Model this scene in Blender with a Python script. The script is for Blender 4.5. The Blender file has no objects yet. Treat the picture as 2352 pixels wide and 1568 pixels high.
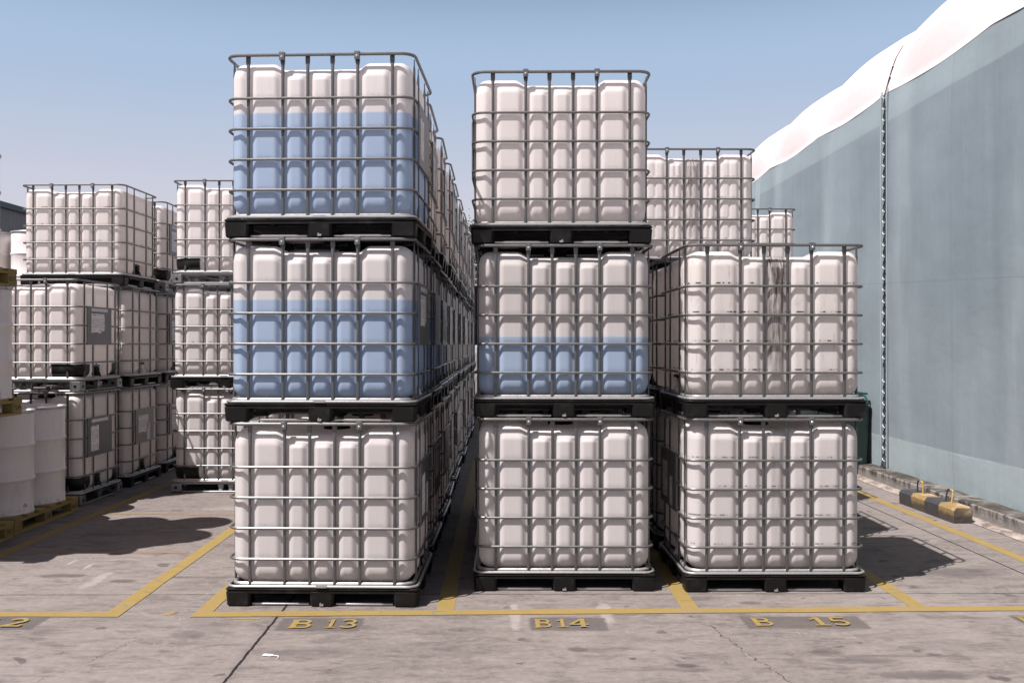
import bpy, math, random
import numpy as np
from mathutils import Vector, Matrix, noise as mnoise
random.seed(7)
C = bpy.context.scene.collection
SC = bpy.context.scene
R = math.radians
PI = math.pi

# ------------------------------------------------------------------ camera, world, sun, exposure
cam = bpy.data.objects.new('camera', bpy.data.cameras.new('camera'))
C.objects.link(cam)
cam.location = (0, 0, 1.63)
cam.rotation_euler = (R(90), 0, 0)
cam.data.sensor_width = 36
cam.data.lens = 36 * 2150 / 2352
cam.data.shift_x = 28 / 2352
cam.data.shift_y = 6 / 2352
cam.data.clip_end = 2000
SC.camera = cam

SUN_DIR = Vector((.482, .373, -1)).normalized()      # the way the light travels
el = math.asin(-SUN_DIR.z)
az = math.atan2(-SUN_DIR.x, -SUN_DIR.y)              # compass angle of the sun, from +Y towards +X
W = bpy.data.worlds.new('World'); SC.world = W; W.use_nodes = True
wn = W.node_tree.nodes; wl = W.node_tree.links
bg = wn['Background']
sky = wn.new('ShaderNodeTexSky'); sky.sky_type = 'NISHITA'; sky.sun_disc = False
sky.sun_elevation = el; sky.sun_rotation = az
sky.air_density = 1.15; sky.dust_density = 1.6; sky.ozone_density = 2.0
tint = wn.new('ShaderNodeMix'); tint.data_type = 'RGBA'; tint.blend_type = 'MULTIPLY'
tint.inputs['Factor'].default_value = 1.0
wl.new(sky.outputs[0], tint.inputs['A']); tint.inputs['B'].default_value = (1.25, .98, .84, 1)
bg.inputs['Strength'].default_value = .05
# pale lavender humidity low over the horizon, the same from every side
tcw = wn.new('ShaderNodeTexCoord'); sep = wn.new('ShaderNodeSeparateXYZ'); wl.new(tcw.outputs['Generated'], sep.inputs[0])
rampw = wn.new('ShaderNodeValToRGB'); wl.new(sep.outputs['Z'], rampw.inputs[0])
K = 20 / 2 ** .95 / 16
rampw.color_ramp.interpolation = 'CARDINAL'
els = rampw.color_ramp.elements
els[0].position = 0; els[0].color = (.66 * K, .645 * K, .715 * K, 1)
els[1].position = .9; els[1].color = (.16 * K, .28 * K, .50 * K, 1)
for p_, c_ in ((.12, (.64, .635, .725)), (.18, (.56, .60, .725)), (.25, (.445, .55, .725)), (.34, (.365, .505, .715)), (.6, (.22, .36, .60))):
    e_ = els.new(p_); e_.color = (c_[0] * K, c_[1] * K, c_[2] * K, 1)
mrw = wn.new('ShaderNodeMapRange'); mrw.interpolation_type = 'SMOOTHSTEP'; wl.new(sep.outputs['Z'], mrw.inputs[0])
mrw.inputs[1].default_value = .28; mrw.inputs[2].default_value = .46; mrw.inputs[3].default_value = 1; mrw.inputs[4].default_value = 0
mulw = wn.new('ShaderNodeVectorMath'); mulw.operation = 'SCALE'; wl.new(rampw.outputs[0], mulw.inputs[0]); mulw.inputs['Scale'].default_value = 16
mixw = wn.new('ShaderNodeMix'); mixw.data_type = 'RGBA'
wl.new(mrw.outputs[0], mixw.inputs['Factor']); wl.new(tint.outputs['Result'], mixw.inputs['A']); wl.new(mulw.outputs[0], mixw.inputs['B'])
wl.new(mixw.outputs['Result'], bg.inputs['Color'])

sl = bpy.data.lights.new('sun', 'SUN'); sl.energy = 4.6; sl.angle = R(.5); sl.color = (1, .945, .93)
sun = bpy.data.objects.new('sun', sl); C.objects.link(sun)
sun.rotation_euler = SUN_DIR.to_track_quat('-Z', 'Y').to_euler()
sun.location = (-10, -8, 20)

SC.view_settings.view_transform = 'Standard'
SC.view_settings.look = 'None'
SC.view_settings.exposure = .95
SC.view_settings.gamma = 1
SC.cycles.use_denoising = True
SC.cycles.max_bounces = 8
SC.cycles.diffuse_bounces = 5
SC.cycles.transmission_bounces = 6
SC.cycles.caustics_reflective = False
SC.cycles.caustics_refractive = False

# ------------------------------------------------------------------ node helper
class E:
    """an expression over shader sockets"""
    def __init__(s, nt, v): s.nt, s.v = nt, v
    def op(s, o, b=None, c=None, clamp=False):
        n = s.nt.nodes.new('ShaderNodeMath'); n.operation = o; n.use_clamp = clamp
        for i, x in enumerate((s, b, c)):
            if x is None: continue
            x = x.v if isinstance(x, E) else x
            if isinstance(x, (int, float)): n.inputs[i].default_value = x
            else: s.nt.links.new(x, n.inputs[i])
        return E(s.nt, n.outputs[0])
    def __add__(s, b): return s.op('ADD', b)
    __radd__ = __add__
    def __sub__(s, b): return s.op('SUBTRACT', b)
    def __rsub__(s, b): return E(s.nt, b).op('SUBTRACT', s)
    def __mul__(s, b): return s.op('MULTIPLY', b)
    __rmul__ = __mul__
    def __truediv__(s, b): return s.op('DIVIDE', b)
    def abs(s): return s.op('ABSOLUTE')
    def min(s, b): return s.op('MINIMUM', b)
    def max(s, b): return s.op('MAXIMUM', b)
    def pow(s, b): return s.op('POWER', b)
    def clip(s): return s.op('ADD', 0.0, clamp=True)
    def step(s, a, b):                                # smoothstep from a (0) to b (1)
        n = s.nt.nodes.new('ShaderNodeMapRange'); n.interpolation_type = 'SMOOTHSTEP'
        s.nt.links.new(s.v, n.inputs[0])
        lo, hi, f, t = (a, b, 0, 1) if a < b else (b, a, 1, 0)
        n.inputs[1].default_value = lo; n.inputs[2].default_value = hi
        n.inputs[3].default_value = f; n.inputs[4].default_value = t
        return E(s.nt, n.outputs[0])

class Mat:
    def __init__(s, name, rough=.6, metal=0, color=(.5, .5, .5), spec=.5):
        s.m = bpy.data.materials.new(name); s.m.use_nodes = True
        s.nt = s.m.node_tree; s.b = s.nt.nodes['Principled BSDF']
        s.b.inputs['Roughness'].default_value = rough
        s.b.inputs['Metallic'].default_value = metal
        s.b.inputs['Base Color'].default_value = (*color, 1)
        s.b.inputs['Specular IOR Level'].default_value = spec
        s._tc = None
    def coord(s):
        if s._tc is None: s._tc = s.nt.nodes.new('ShaderNodeTexCoord')
        return s._tc.outputs['Object']
    def xyz(s):
        n = s.nt.nodes.new('ShaderNodeSeparateXYZ'); s.nt.links.new(s.coord(), n.inputs[0])
        return [E(s.nt, n.outputs[i]) for i in range(3)]
    def prop(s, name):
        n = s.nt.nodes.new('ShaderNodeAttribute'); n.attribute_type = 'OBJECT'; n.attribute_name = name
        return E(s.nt, n.outputs['Fac'])
    def rand(s):
        n = s.nt.nodes.new('ShaderNodeObjectInfo'); return E(s.nt, n.outputs['Random'])
    def noise(s, scale=5, detail=4, rough=.55, stretch=(1, 1, 1), off=None, dist=0):
        mp = s.nt.nodes.new('ShaderNodeMapping'); s.nt.links.new(s.coord(), mp.inputs[0])
        mp.inputs['Scale'].default_value = stretch
        if off is not None:
            cb = s.nt.nodes.new('ShaderNodeCombineXYZ')
            for i in range(3): s.nt.links.new(off.v, cb.inputs[i])
            s.nt.links.new(cb.outputs[0], mp.inputs['Location'])
        n = s.nt.nodes.new('ShaderNodeTexNoise'); s.nt.links.new(mp.outputs[0], n.inputs['Vector'])
        n.inputs['Scale'].default_value = scale; n.inputs['Detail'].default_value = detail
        n.inputs['Roughness'].default_value = rough; n.inputs['Distortion'].default_value = dist
        return E(s.nt, n.outputs['Fac'])
    def col(s, c): return c if isinstance(c, bpy.types.NodeSocket) else (*c, 1)
    def mix(s, f, a, b):
        n = s.nt.nodes.new('ShaderNodeMix'); n.data_type = 'RGBA'
        if isinstance(f, E): s.nt.links.new(f.v, n.inputs['Factor'])
        else: n.inputs['Factor'].default_value = f
        for k, v in (('A', a), ('B', b)):
            if isinstance(v, bpy.types.NodeSocket): s.nt.links.new(v, n.inputs[k])
            else: n.inputs[k].default_value = (*v, 1)
        return n.outputs['Result']
    def scale(s, c, f):
        n = s.nt.nodes.new('ShaderNodeMix'); n.data_type = 'RGBA'; n.blend_type = 'MULTIPLY'
        n.inputs['Factor'].default_value = 1
        if isinstance(c, bpy.types.NodeSocket): s.nt.links.new(c, n.inputs['A'])
        else: n.inputs['A'].default_value = (*c, 1)
        s.nt.links.new(f.v, n.inputs['B'])
        return n.outputs['Result']
    def base(s, c): s.nt.links.new(c, s.b.inputs['Base Color']); return s
    def rough(s, e): s.nt.links.new(e.v, s.b.inputs['Roughness'])
    def bump(s, h, strength=.3, dist=.01):
        n = s.nt.nodes.new('ShaderNodeBump'); n.inputs['Strength'].default_value = strength
        n.inputs['Distance'].default_value = dist
        s.nt.links.new(h.v, n.inputs['Height']); s.nt.links.new(n.outputs[0], s.b.inputs['Normal'])

HOOP = (.295, .485, .675, .865)

# ------------------------------------------------------------------ materials
def plastic_bottle():
    M = Mat('translucent_plastic', rough=.42, spec=.35)
    x, y, z = M.xyz(); rnd = M.rand()
    liq, dirt, scuff = M.prop('liquid'), M.prop('dirt'), M.prop('scuff')
    tone = M.noise(2.2, 3, .5, off=rnd * 40)
    clean = M.mix(tone, (.775, .730, .715), (.845, .800, .785))
    clean = M.scale(clean, .93 + rnd * .08)
    clean = M.mix((rnd * 7.3).op('FRACT') * .22, clean, (.76, .70, .62))
    blue = M.mix(tone, (.42, .525, .675), (.465, .58, .735))
    lvl = liq - z + (M.noise(3, 1) - .5) * .004
    has = lvl.step(-.009, .007) * z.step(.142, .17)
    film = lvl.step(-.05, -.008) * liq.step(.1, .2) * (M.noise(6, 4, .6).step(.3, .7) * .14)
    c = M.mix(film, clean, (.55, .62, .70))
    depth = M.noise(1.6, 3, .5, off=rnd * 17).step(.35, .7) * .35
    blue = M.mix(depth, blue, (.33, .42, .60))
    c = M.mix(has, c, blue)
    # a light yellowed edge just above the liquid
    # dirt: running streaks down the middle column, grime on ledges, blotches
    run = M.noise(9, 5, .65, (6, 1, .55), off=rnd * 13)
    mid = ((x + .005) / .062).pow(2).step(2.6, .0)
    streak = dirt * mid * run.step(.30, .66) * z.step(.15, .5)
    blot = dirt * M.noise(5, 6, .7, (1, 1, .6), off=rnd * 7).step(.54, .78) * .42
    side = dirt * M.noise(16, 4, .6, (3, 3, .35), off=rnd * 21).step(.56, .75) * .3
    ledge = None
    for h in HOOP:
        b = (z - (h + .021)).abs().step(.0075, .0015)
        ledge = b if ledge is None else ledge.max(b)
    sp = M.noise(26, 3, .6, (1, 1, .2), off=rnd * 3).step(.50, .62)
    led = ledge * sp * (scuff + dirt * .6)
    d = (streak * .78 + dirt * mid * .16 + dirt * mid * M.noise(20, 4, .6, (3, 1, .4), off=rnd * 9).step(.42, .6) * z.step(.6, 1.0) * .5).max(blot).max(side).max(led * .8).clip()
    c = M.mix(d, c, (.085, .068, .058))
    drip = M.noise(14, 3, .5, (4, 4, .25), off=rnd * 30).step(.5, .85) * .16
    c = M.mix(drip * (1 - has), c, (.55, .49, .46))
    M.base(c)
    M.bump(M.noise(5, 2, .4, off=rnd * 5) + M.noise(1.7, 2, .4, off=rnd * 31) * 1.6, .10, .015)
    # thin wall: some of the light goes through
    tr = M.nt.nodes.new('ShaderNodeBsdfTranslucent'); M.nt.links.new(c, tr.inputs['Color'])
    mx = M.nt.nodes.new('ShaderNodeMixShader'); mx.inputs[0].default_value = .44
    M.nt.links.new(M.b.outputs[0], mx.inputs[1]); M.nt.links.new(tr.outputs[0], mx.inputs[2])
    M.nt.links.new(mx.outputs[0], M.nt.nodes['Material Output'].inputs['Surface'])
    return M.m

def galvanised(name, c0, c1, rough=.42, metal=.75):
    M = Mat(name, rough=rough, metal=metal)
    n = M.noise(60, 3, .6); k = M.noise(4, 4, .6, off=M.rand() * 30)
    c = M.mix(n * .5 + k * .5, c0, c1)
    c = M.mix(k.step(.60, .76) * .45, c, (.13, .10, .085))
    M.base(c); M.rough(n * .25 + (rough - .1))
    return M.m

def black_plastic():
    M = Mat('black_plastic', rough=.5, spec=.22)
    k = M.noise(7, 5, .65, off=M.rand() * 30)
    c = M.mix(k.step(.5, .8), (.007, .006, .006), (.030, .027, .026))
    M.base(c); M.rough(k * .35 + .28); M.bump(M.noise(90, 2), .12, .003)
    return M.m

def simple(name, c, rough=.5, var=.12, scale=12, metal=0, bump=0, spec=.5):
    M = Mat(name, rough=rough, metal=metal, spec=spec)
    n = M.noise(scale, 5, .6, off=M.rand() * 20)
    M.base(M.mix(n, tuple(v * (1 - var) for v in c), tuple(v * (1 + var) for v in c)))
    if bump: M.bump(M.noise(scale * 6, 3), bump, .004)
    return M.m

def drum_paint():
    M = Mat('white_drum_paint', rough=.3, spec=.5)
    x, y, z = M.xyz(); rnd = M.rand()
    c = M.mix(M.noise(3, 3, off=rnd * 9), (.60, .56, .545), (.68, .635, .62))
    chip = M.noise(45, 3, .6, off=rnd * 11).step(.70, .745)
    streak = M.noise(12, 4, .6, (3, 3, .3), off=rnd * 5).step(.52, .8) * .22
    low = z.step(.10, .0) * M.noise(30, 4).step(.4, .7) * .45
    c = M.mix(chip.max(streak).max(low), c, (.12, .10, .09))
    M.base(c); M.bump(M.noise(4, 2), .06, .01)
    return M.m

def wood():
    M = Mat('yellow_painted_wood', rough=.8)
    g = M.noise(14, 6, .7, (1, 7, 7)); k = M.noise(3, 4, .6, off=M.rand() * 9)
    c = M.mix(g, (.16, .115, .035), (.31, .225, .075))
    c = M.mix(k.step(.5, .75) * .6, c, (.09, .07, .045))
    M.base(c); M.bump(g, .4, .004)
    return M.m

def paper():
    M = Mat('printed_paper', rough=.55)
    x, y, z = M.xyz()
    # rows of fine print too small to read, run across the sheet
    rows = (z * 62).op('FRACT').step(.52, .58) * (z * 6.5 + 3.1).op('FRACT').step(.28, .34)
    ink = rows * M.noise(150, 2, .5, (1, 1, .25)).step(.46, .52)
    head = ((z * 6.5 + 3.1).op('FRACT') - .2).abs().step(.06, .04) * M.noise(70, 1, .5, (1, 1, .2)).step(.5, .55)
    M.base(M.mix(ink.max(head) * .8, (.70, .68, .68), (.08, .08, .085)))
    return M.m

def plate_metal():
    M = Mat('label_plate_metal', rough=.4, metal=.35)
    k = M.noise(4, 4, .6, off=M.rand() * 20)
    M.base(M.mix(k, (.085, .085, .09), (.17, .17, .175)))
    return M.m

BOT = plastic_bottle()
GALV = galvanised('galvanised_tube', (.135, .132, .13), (.23, .226, .222), .36, .75)
GALVD = galvanised('weathered_galvanised_bar', (.085, .085, .086), (.155, .154, .153), .42, .7)
GALVB = galvanised('bright_galvanised_tube', (.35, .345, .34), (.53, .525, .52), .34, .7)
STEEL = galvanised('galvanised_sheet', (.20, .20, .205), (.34, .34, .345), .38, .8)
BLACK = black_plastic()
PAPER = paper()
PLATE = plate_metal()
BLUEP = simple('blue_plastic', (.015, .09, .21), .4)
WHITEP = simple('white_plastic', (.62, .58, .56), .4)
DRUM = drum_paint()
WOOD = wood()
INK = simple('black_stencil_ink', (.02, .018, .015), .8)
REDP = simple('red_plastic', (.35, .04, .03), .45)

# ------------------------------------------------------------------ mesh builder
class MB:
    def __init__(s): s.v, s.f, s.mi, s.sm = [], [], [], []
    def add(s, vs, fs, mi=0, smooth=True):
        o = len(s.v); s.v += [tuple(p) for p in vs]
        for f in fs: s.f.append([o + i for i in f]); s.mi.append(mi); s.sm.append(smooth)
    def box(s, c, h, mi=0, taper=1.0, ch=0.0, rot=0, bottom_taper=None):
        """chamfered box: centre c, half sizes h; taper scales the top; ch the vertical-edge chamfer"""
        cx, cy, cz = c; hx, hy, hz = h
        if ch <= 0: prof = [(-1, -1), (1, -1), (1, 1), (-1, 1)]; pts = [(px * hx, py * hy) for px, py in prof]
        else: pts = [(-hx + ch, -hy), (hx - ch, -hy), (hx, -hy + ch), (hx, hy - ch), (hx - ch, hy), (-hx + ch, hy), (-hx, hy - ch), (-hx, -hy + ch)]
        bt = 1 if bottom_taper is None else bottom_taper
        rings = [(-hz, bt, ch * .5), (-hz + ch * .5, bt, 0), (hz - ch * .5, taper, 0), (hz, taper, ch * .5)] if ch > 0 else [(-hz, bt, 0), (hz, taper, 0)]
        vs, n = [], len(pts); cr, sr = math.cos(rot), math.sin(rot)
        for z, t, ins in rings:
            for px, py in pts:
                qx = px * t - (ins if px > 0 else -ins); qy = py * t - (ins if py > 0 else -ins)
                vs.append((cx + qx * cr - qy * sr, cy + qx * sr + qy * cr, cz + z))
        fs = []
        for k in range(len(rings) - 1):
            for i in range(n):
                j = (i + 1) % n; fs.append((k * n + i, k * n + j, (k + 1) * n + j, (k + 1) * n + i))
        fs.append(tuple(range(n - 1, -1, -1))); fs.append(tuple((len(rings) - 1) * n + i for i in range(n)))
        s.add(vs, fs, mi, False)
    def tube(s, path, r, seg=8, closed=False, mi=0, sx=1, sy=1, caps=True):
        P = [Vector(p) for p in path]; n = len(P); vs = []; up0 = None
        for i, p in enumerate(P):
            if closed: t = (P[(i + 1) % n] - P[i - 1])
            else: t = P[min(i + 1, n - 1)] - P[max(i - 1, 0)]
            t.normalize()
            ref = Vector((0, 0, 1)) if abs(t.z) < .9 else Vector((0, 1, 0))
            a = t.cross(ref).normalized(); b = a.cross(t).normalized()
            rr = r[i] if isinstance(r, (list, tuple)) else r
            for k in range(seg):
                an = 2 * PI * (k + .5) / seg
                vs.append(p + a * math.cos(an) * rr * sx + b * math.sin(an) * rr * sy)
        fs = []
        m = n if closed else n - 1
        for i in range(m):
            for k in range(seg):
                a0 = i * seg + k; a1 = i * seg + (k + 1) % seg; j = (i + 1) % n
                fs.append((a0, a1, j * seg + (k + 1) % seg, j * seg + k))
        if not closed and caps:
            fs.append(tuple(range(seg - 1, -1, -1))); fs.append(tuple((n - 1) * seg + k for k in range(seg)))
        s.add(vs, fs, mi, True)
    def lathe(s, prof, c=(0, 0, 0), seg=40, mi=0, axis='z', cap=True):
        vs = []
        for r, h in prof:
            for k in range(seg):
                a = 2 * PI * k / seg; u, w = r * math.cos(a), r * math.sin(a)
                if axis == 'z': q = (u, w, h)
                elif axis == 'x': q = (h, u, w)
                else: q = (u, h, w)
                vs.append((c[0] + q[0], c[1] + q[1], c[2] + q[2]))
        fs = []
        for i in range(len(prof) - 1):
            for k in range(seg):
                k2 = (k + 1) % seg
                f = (i * seg + k, i * seg + k2, (i + 1) * seg + k2, (i + 1) * seg + k)
                fs.append(f if axis != 'y' else f[::-1])
        if cap:
            a = tuple(range(seg)); b = tuple((len(prof) - 1) * seg + k for k in range(seg))
            fs += [a[::-1], b]
        s.add(vs, fs, mi, True)
    def mesh(s, name, mats, angle=38):
        m = bpy.data.meshes.new(name); m.from_pydata(s.v, [], s.f); m.update()
        for x in (mats if isinstance(mats, (list, tuple)) else [mats]): m.materials.append(x)
        m.polygons.foreach_set('material_index', s.mi)
        m.polygons.foreach_set('use_smooth', s.sm)
        try: m.set_sharp_from_angle(angle=R(angle))
        except Exception: pass
        return m

def obj(name, mesh, parent=None, loc=None):
    o = bpy.data.objects.new(name, mesh); C.objects.link(o)
    if parent: o.parent = parent
    if loc: o.location = loc
    return o
def tag(o, label=None, cat=None, group=None, kind=None):
    if label: o['label'] = label
    if cat: o['category'] = cat
    if group: o['group'] = group
    if kind: o['kind'] = kind
    return o
def empty(name, loc=(0, 0, 0), rz=0):
    o = bpy.data.objects.new(name, None); C.objects.link(o)
    o.location = loc; o.rotation_euler = (0, 0, rz); o.empty_display_size = .2
    return o
def copy_tree(o, parent=None, keep=None):
    c = o.copy(); C.objects.link(c); c.parent = parent
    for ch in KIDS.get(o.name, []):
        if keep and not keep(ch): continue
        d = copy_tree(ch, c, keep)
        KIDS.setdefault(c.name, []).append(d)
    return c
KIDS = {}
def child(name, mesh, parent):
    o = obj(name, mesh, parent); KIDS.setdefault(parent.name, []).append(o); return o

def rrect(hx, hy, r, z=0, n=7):
    """rounded rectangle path, counter-clockwise"""
    out = []
    for cx, cy, a0 in ((hx - r, hy - r, 0), (-hx + r, hy - r, 90), (-hx + r, -hy + r, 180), (hx - r, -hy + r, 270)):
        for k in range(n + 1):
            a = R(a0 + 90 * k / n); out.append((cx + r * math.cos(a), cy + r * math.sin(a), z))
    return out

# ------------------------------------------------------------------ bulk container (IBC) meshes
GX = (-.452, -.235, -.078, .078, .235, .452)
GY = (-.365, -.17, .17, .365)
def sstep(a, b, x):
    t = np.clip((x - a) / (b - a), 0, 1); return t * t * (3 - 2 * t)

def bottle_mesh(ribbed=False):
    hx, hy, r = .5785, .4785, .118
    pts = []
    def line(a, b, n):
        for k in range(n): t = k / n; pts.append((a[0] + (b[0] - a[0]) * t, a[1] + (b[1] - a[1]) * t, None))
    def seglist():
        P = []
        nx, ny, nc = 86, 66, 12
        for side in range(4):
            if side == 0:   # +x side going +y
                for k in range(ny): P.append((hx, -(hy - r) + 2 * (hy - r) * k / ny, 1, 0, 1))
                for k in range(nc):
                    a = R(90 * k / nc); P.append((hx - r + r * math.cos(a), hy - r + r * math.sin(a), math.cos(a), math.sin(a), 0))
            if side == 1:
                for k in range(nx): P.append(((hx - r) - 2 * (hx - r) * k / nx, hy, 0, 1, 2))
                for k in range(nc):
                    a = R(90 + 90 * k / nc); P.append((-hx + r + r * math.cos(a), hy - r + r * math.sin(a), math.cos(a), math.sin(a), 0))
            if side == 2:
                for k in range(ny): P.append((-hx, (hy - r) - 2 * (hy - r) * k / ny, -1, 0, 1))
                for k in range(nc):
                    a = R(180 + 90 * k / nc); P.append((-hx + r + r * math.cos(a), -hy + r + r * math.sin(a), math.cos(a), math.sin(a), 0))
            if side == 3:
                for k in range(nx): P.append((-(hx - r) + 2 * (hx - r) * k / nx, -hy, 0, -1, 2))
                for k in range(nc):
                    a = R(270 + 90 * k / nc); P.append((hx - r + r * math.cos(a), -hy + r + r * math.sin(a), math.cos(a), math.sin(a), 0))
        return np.array(P)
    P = seglist(); n = len(P)
    X, Y, NX, NY, K = P.T
    # rows: (z, inset)
    rows = []
    zb, rb, zt, rt = .138, .092, 1.100, .072
    for k in range(9):
        a = R(90 * k / 8); rows.append((zb + rb * (1 - math.cos(a)), rb * (1 - math.sin(a))))
    z = zb + rb
    nz = 88
    for k in range(1, nz): rows.append((zb + rb + (zt - rt - zb - rb) * k / nz, 0))
    for k in range(9):
        a = R(90 * k / 8); rows.append((zt - rt + rt * math.sin(a), rt * (1 - math.cos(a))))
    V = []
    # coordinate along each face
    U = np.where(K == 1, Y, np.where(K == 2, X, 9))
    def vgroove(u, centres, w0, w1):
        g = np.zeros_like(u)
        for c in centres: g = np.maximum(g, 1 - sstep(w0, w1, np.abs(u - c)))
        return g
    on_x = np.abs(NY) > .5   # faces that look along y
    def pillow(u, centres):
        # rounded cushion between neighbouring bars, one-sided beyond the outer bars
        g = np.zeros_like(u); c = list(centres)
        for a, b_ in zip(c, c[1:]):
            w = b_ - a; e = np.minimum(np.abs(u - a), np.abs(b_ - u)); q = np.clip(1 - (e - .014) / .038, 0, 1); q = q * q * (3 - 2 * q) * .85 + .15 * q
            g = np.where((u >= a) & (u <= b_), q, g)
        o = np.abs(u) - c[-1]
        return np.where(o > 0, sstep(0, 1, np.clip(1 - (o - .010) / .05, 0, 1)), g)
    gv = np.where(on_x, pillow(X, GX), pillow(Y, GY))
    soft = lambda q: q
    rib = np.zeros_like(X)
    if ribbed:
        mids = [(-.452 - .235) / 2, (-.235 - .078) / 2, .003, (.235 + .078) / 2, (.452 + .235) / 2, -.52, .52]
        rib = np.where(on_x, vgroove(X, [m for m in mids], .004, .014), 0)
    fade = .25 + .75 * np.maximum(np.abs(NX), np.abs(NY)) ** 6
    def zdrop(x, z):
        w = 1 - sstep(.225, .305, np.abs(x))
        return .036 * w * sstep(.93, 1.07, z)
    for (z, ins) in rows:
        gz = 0
        for h in HOOP:
            gz = max(gz, float(sstep(h - .045, h - .012, np.array(z)) * (1 - sstep(h + .006, h + .030, np.array(z)))))
        vz = float(sstep(.145, .19, np.array(z)) * (1 - sstep(1.005, 1.05, np.array(z))))
        gzz = gz
        top = float(sstep(1.0, 1.045, np.array(z)))
        d = np.sqrt((gv * .020) ** 2 + (gzz * .0015) ** 2) * (.15 + .85 * vz)
        d = d + rib * .010 * vz * (1 - gzz)
        d = np.minimum(d, .031) + top * .012
        # recess for the outlet valve on the +x end
        rec = (NX > .8) * (1 - sstep(.10, .15, np.abs(Y))) * (1 - sstep(.25, .31, np.array(z)))
        d = d * fade + rec * .07 + ins
        zz = z - zdrop(X, z)
        for i in range(n): V.append((X[i] - NX[i] * d[i], Y[i] - NY[i] * d[i], zz[i]))
    nr = len(rows)
    F = []
    for j in range(nr - 1):
        for i in range(n):
            k = (i + 1) % n; F.append((j * n + i, j * n + k, (j + 1) * n + k, (j + 1) * n + i))
    # top: shrink towards the middle
    last = np.array(V[(nr - 1) * n:])
    base = (nr - 1) * n
    for q in (.96, .88, .78, .66, .52, .38, .24, .12):
        st = len(V)
        for i in range(n):
            x, y = last[i, 0] * q, last[i, 1] * q
            w = 1 - float(sstep(.225, .305, np.array(abs(x))))
            # moulded step round the middle, two shallow channels
            dz = -.006 * math.exp(-((abs(y) - .2) / .03) ** 2) - .004 * math.exp(-((abs(x) - .42) / .03) ** 2)
            V.append((x, y, 1.100 - .036 * w + dz))
        for i in range(n):
            k = (i + 1) % n; F.append((base + i, base + k, st + k, st + i))
        base = st
    V.append((0, 0, 1.064)); c = len(V) - 1
    for i in range(n): F.append((base + i, base + (i + 1) % n, c))
    F.append(tuple(range(n - 1, -1, -1)))
    m = bpy.data.meshes.new('bottle'); m.from_pydata(V, [], F); m.update()
    m.materials.append(BOT)
    m.polygons.foreach_set('use_smooth', [True] * len(F))
    return m

BH = (.5892, .4892, .085)      # hoop centreline
def hoop_mesh(z, r, sx=1, sy=1, h=BH, grow=0):
    b = MB(); b.tube(rrect(h[0] + grow, h[1] + grow, h[2] + grow, z), r, 8, True, sx=sx, sy=sy); return b.mesh('hoop', GALV)

def bars_mesh():
    b = MB()
    def bar(x, y, along):
        # z, width, depth: pinched at each hoop, flattened to a spade at the top
        L = [(.128, .024, .006), (.15, .020, .013)]
        for h in HOOP: L += [(h - .03, .0175, .013), (h - .014, .020, .008), (h + .014, .020, .008), (h + .03, .0175, .013)]
        L += [(1.065, .019, .014), (1.095, .029, .006), (1.128, .029, .005)]
        vs = []
        for z, w, d in L:
            for sx, sy in ((-1, -.55), (-.55, -1), (.55, -1), (1, -.55), (1, .55), (.55, 1), (-.55, 1), (-1, .55)):
                if along == 'x': vs.append((x + sx * w / 2, y + sy * d / 2, z))
                else: vs.append((x + sx * d / 2, y + sy * w / 2, z))
        fs = []
        for k in range(len(L) - 1):
            for i in range(8):
                j = (i + 1) % 8; fs.append((k * 8 + i, k * 8 + j, (k + 1) * 8 + j, (k + 1) * 8 + i))
        fs.append(tuple(range(7, -1, -1))); fs.append(tuple((len(L) - 1) * 8 + i for i in range(8)))
        b.add(vs, fs, 0, False)
    for x in GX:
        bar(x, -.474, 'x'); bar(x, .474, 'x')
    for y in GY:
        bar(.574, y, 'y'); bar(-.574, y, 'y')
    return b.mesh('cage', GALVD)

def cradle_mesh():
    """bright tube ring the bottle stands in, and the tray edge"""
    b = MB()
    b.tube(rrect(.566, .466, .08, .137), .0125, 8, True)
    for x in (-.35, -.16, .16, .35): b.tube([(x, -.46, .134), (x, .46, .134)], .009, 6)
    return b.mesh('base_ring', GALVB)

def base_rail_mesh():
    b = MB(); b.tube(rrect(.594, .494, .07, .1265), .0085, 8, True, sx=1.15)
    b.box((0, -.504, .1285), (.035, .005, .006), 0)
    return b.mesh('base_rail', GALVB)

def clip_mesh(x, s):
    b = MB()
    b.box((x, s * .499, 1.123), (.017, .004, .024), 0, ch=.003)
    b.box((x, s * .487, 1.1465), (.017, .015, .003), 0)
    b.box((x, s * .488, 1.102), (.014, .010, .003), 0)
    b.lathe([(.008, -.006), (.008, .0), (.0055, .0025), (.001, .003)] if s > 0 else [(.008, .006), (.008, 0), (.0055, -.0025), (.001, -.003)],
            (x, s * .5045, 1.118), 10, 1, axis='y')
    return b.mesh('clip', [GALV, GALVB])

def deck_mesh():
    b = MB()
    b.box((0, 0, .108), (.6, .5, .0085), 0, ch=.012)
    # recessed outer lip and underside ribs
    b.box((0, -.490, .092), (.46, .006, .0075)); b.box((0, .490, .092), (.46, .006, .0075))
    b.box((-.590, 0, .092), (.006, .36, .0075)); b.box((.590, 0, .092), (.006, .36, .0075))
    for x in (-.3, 0, .3): b.box((x, 0, .0875), (.012, .47, .0115))
    for y in (-.25, .25): b.box((0, y, .0865), (.57, .012, .0125))
    b.box((0, 0, .0775), (.50, .44, .0200), 0, ch=.03, bottom_taper=.93)
    return b.mesh('pallet', BLACK)

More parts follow.
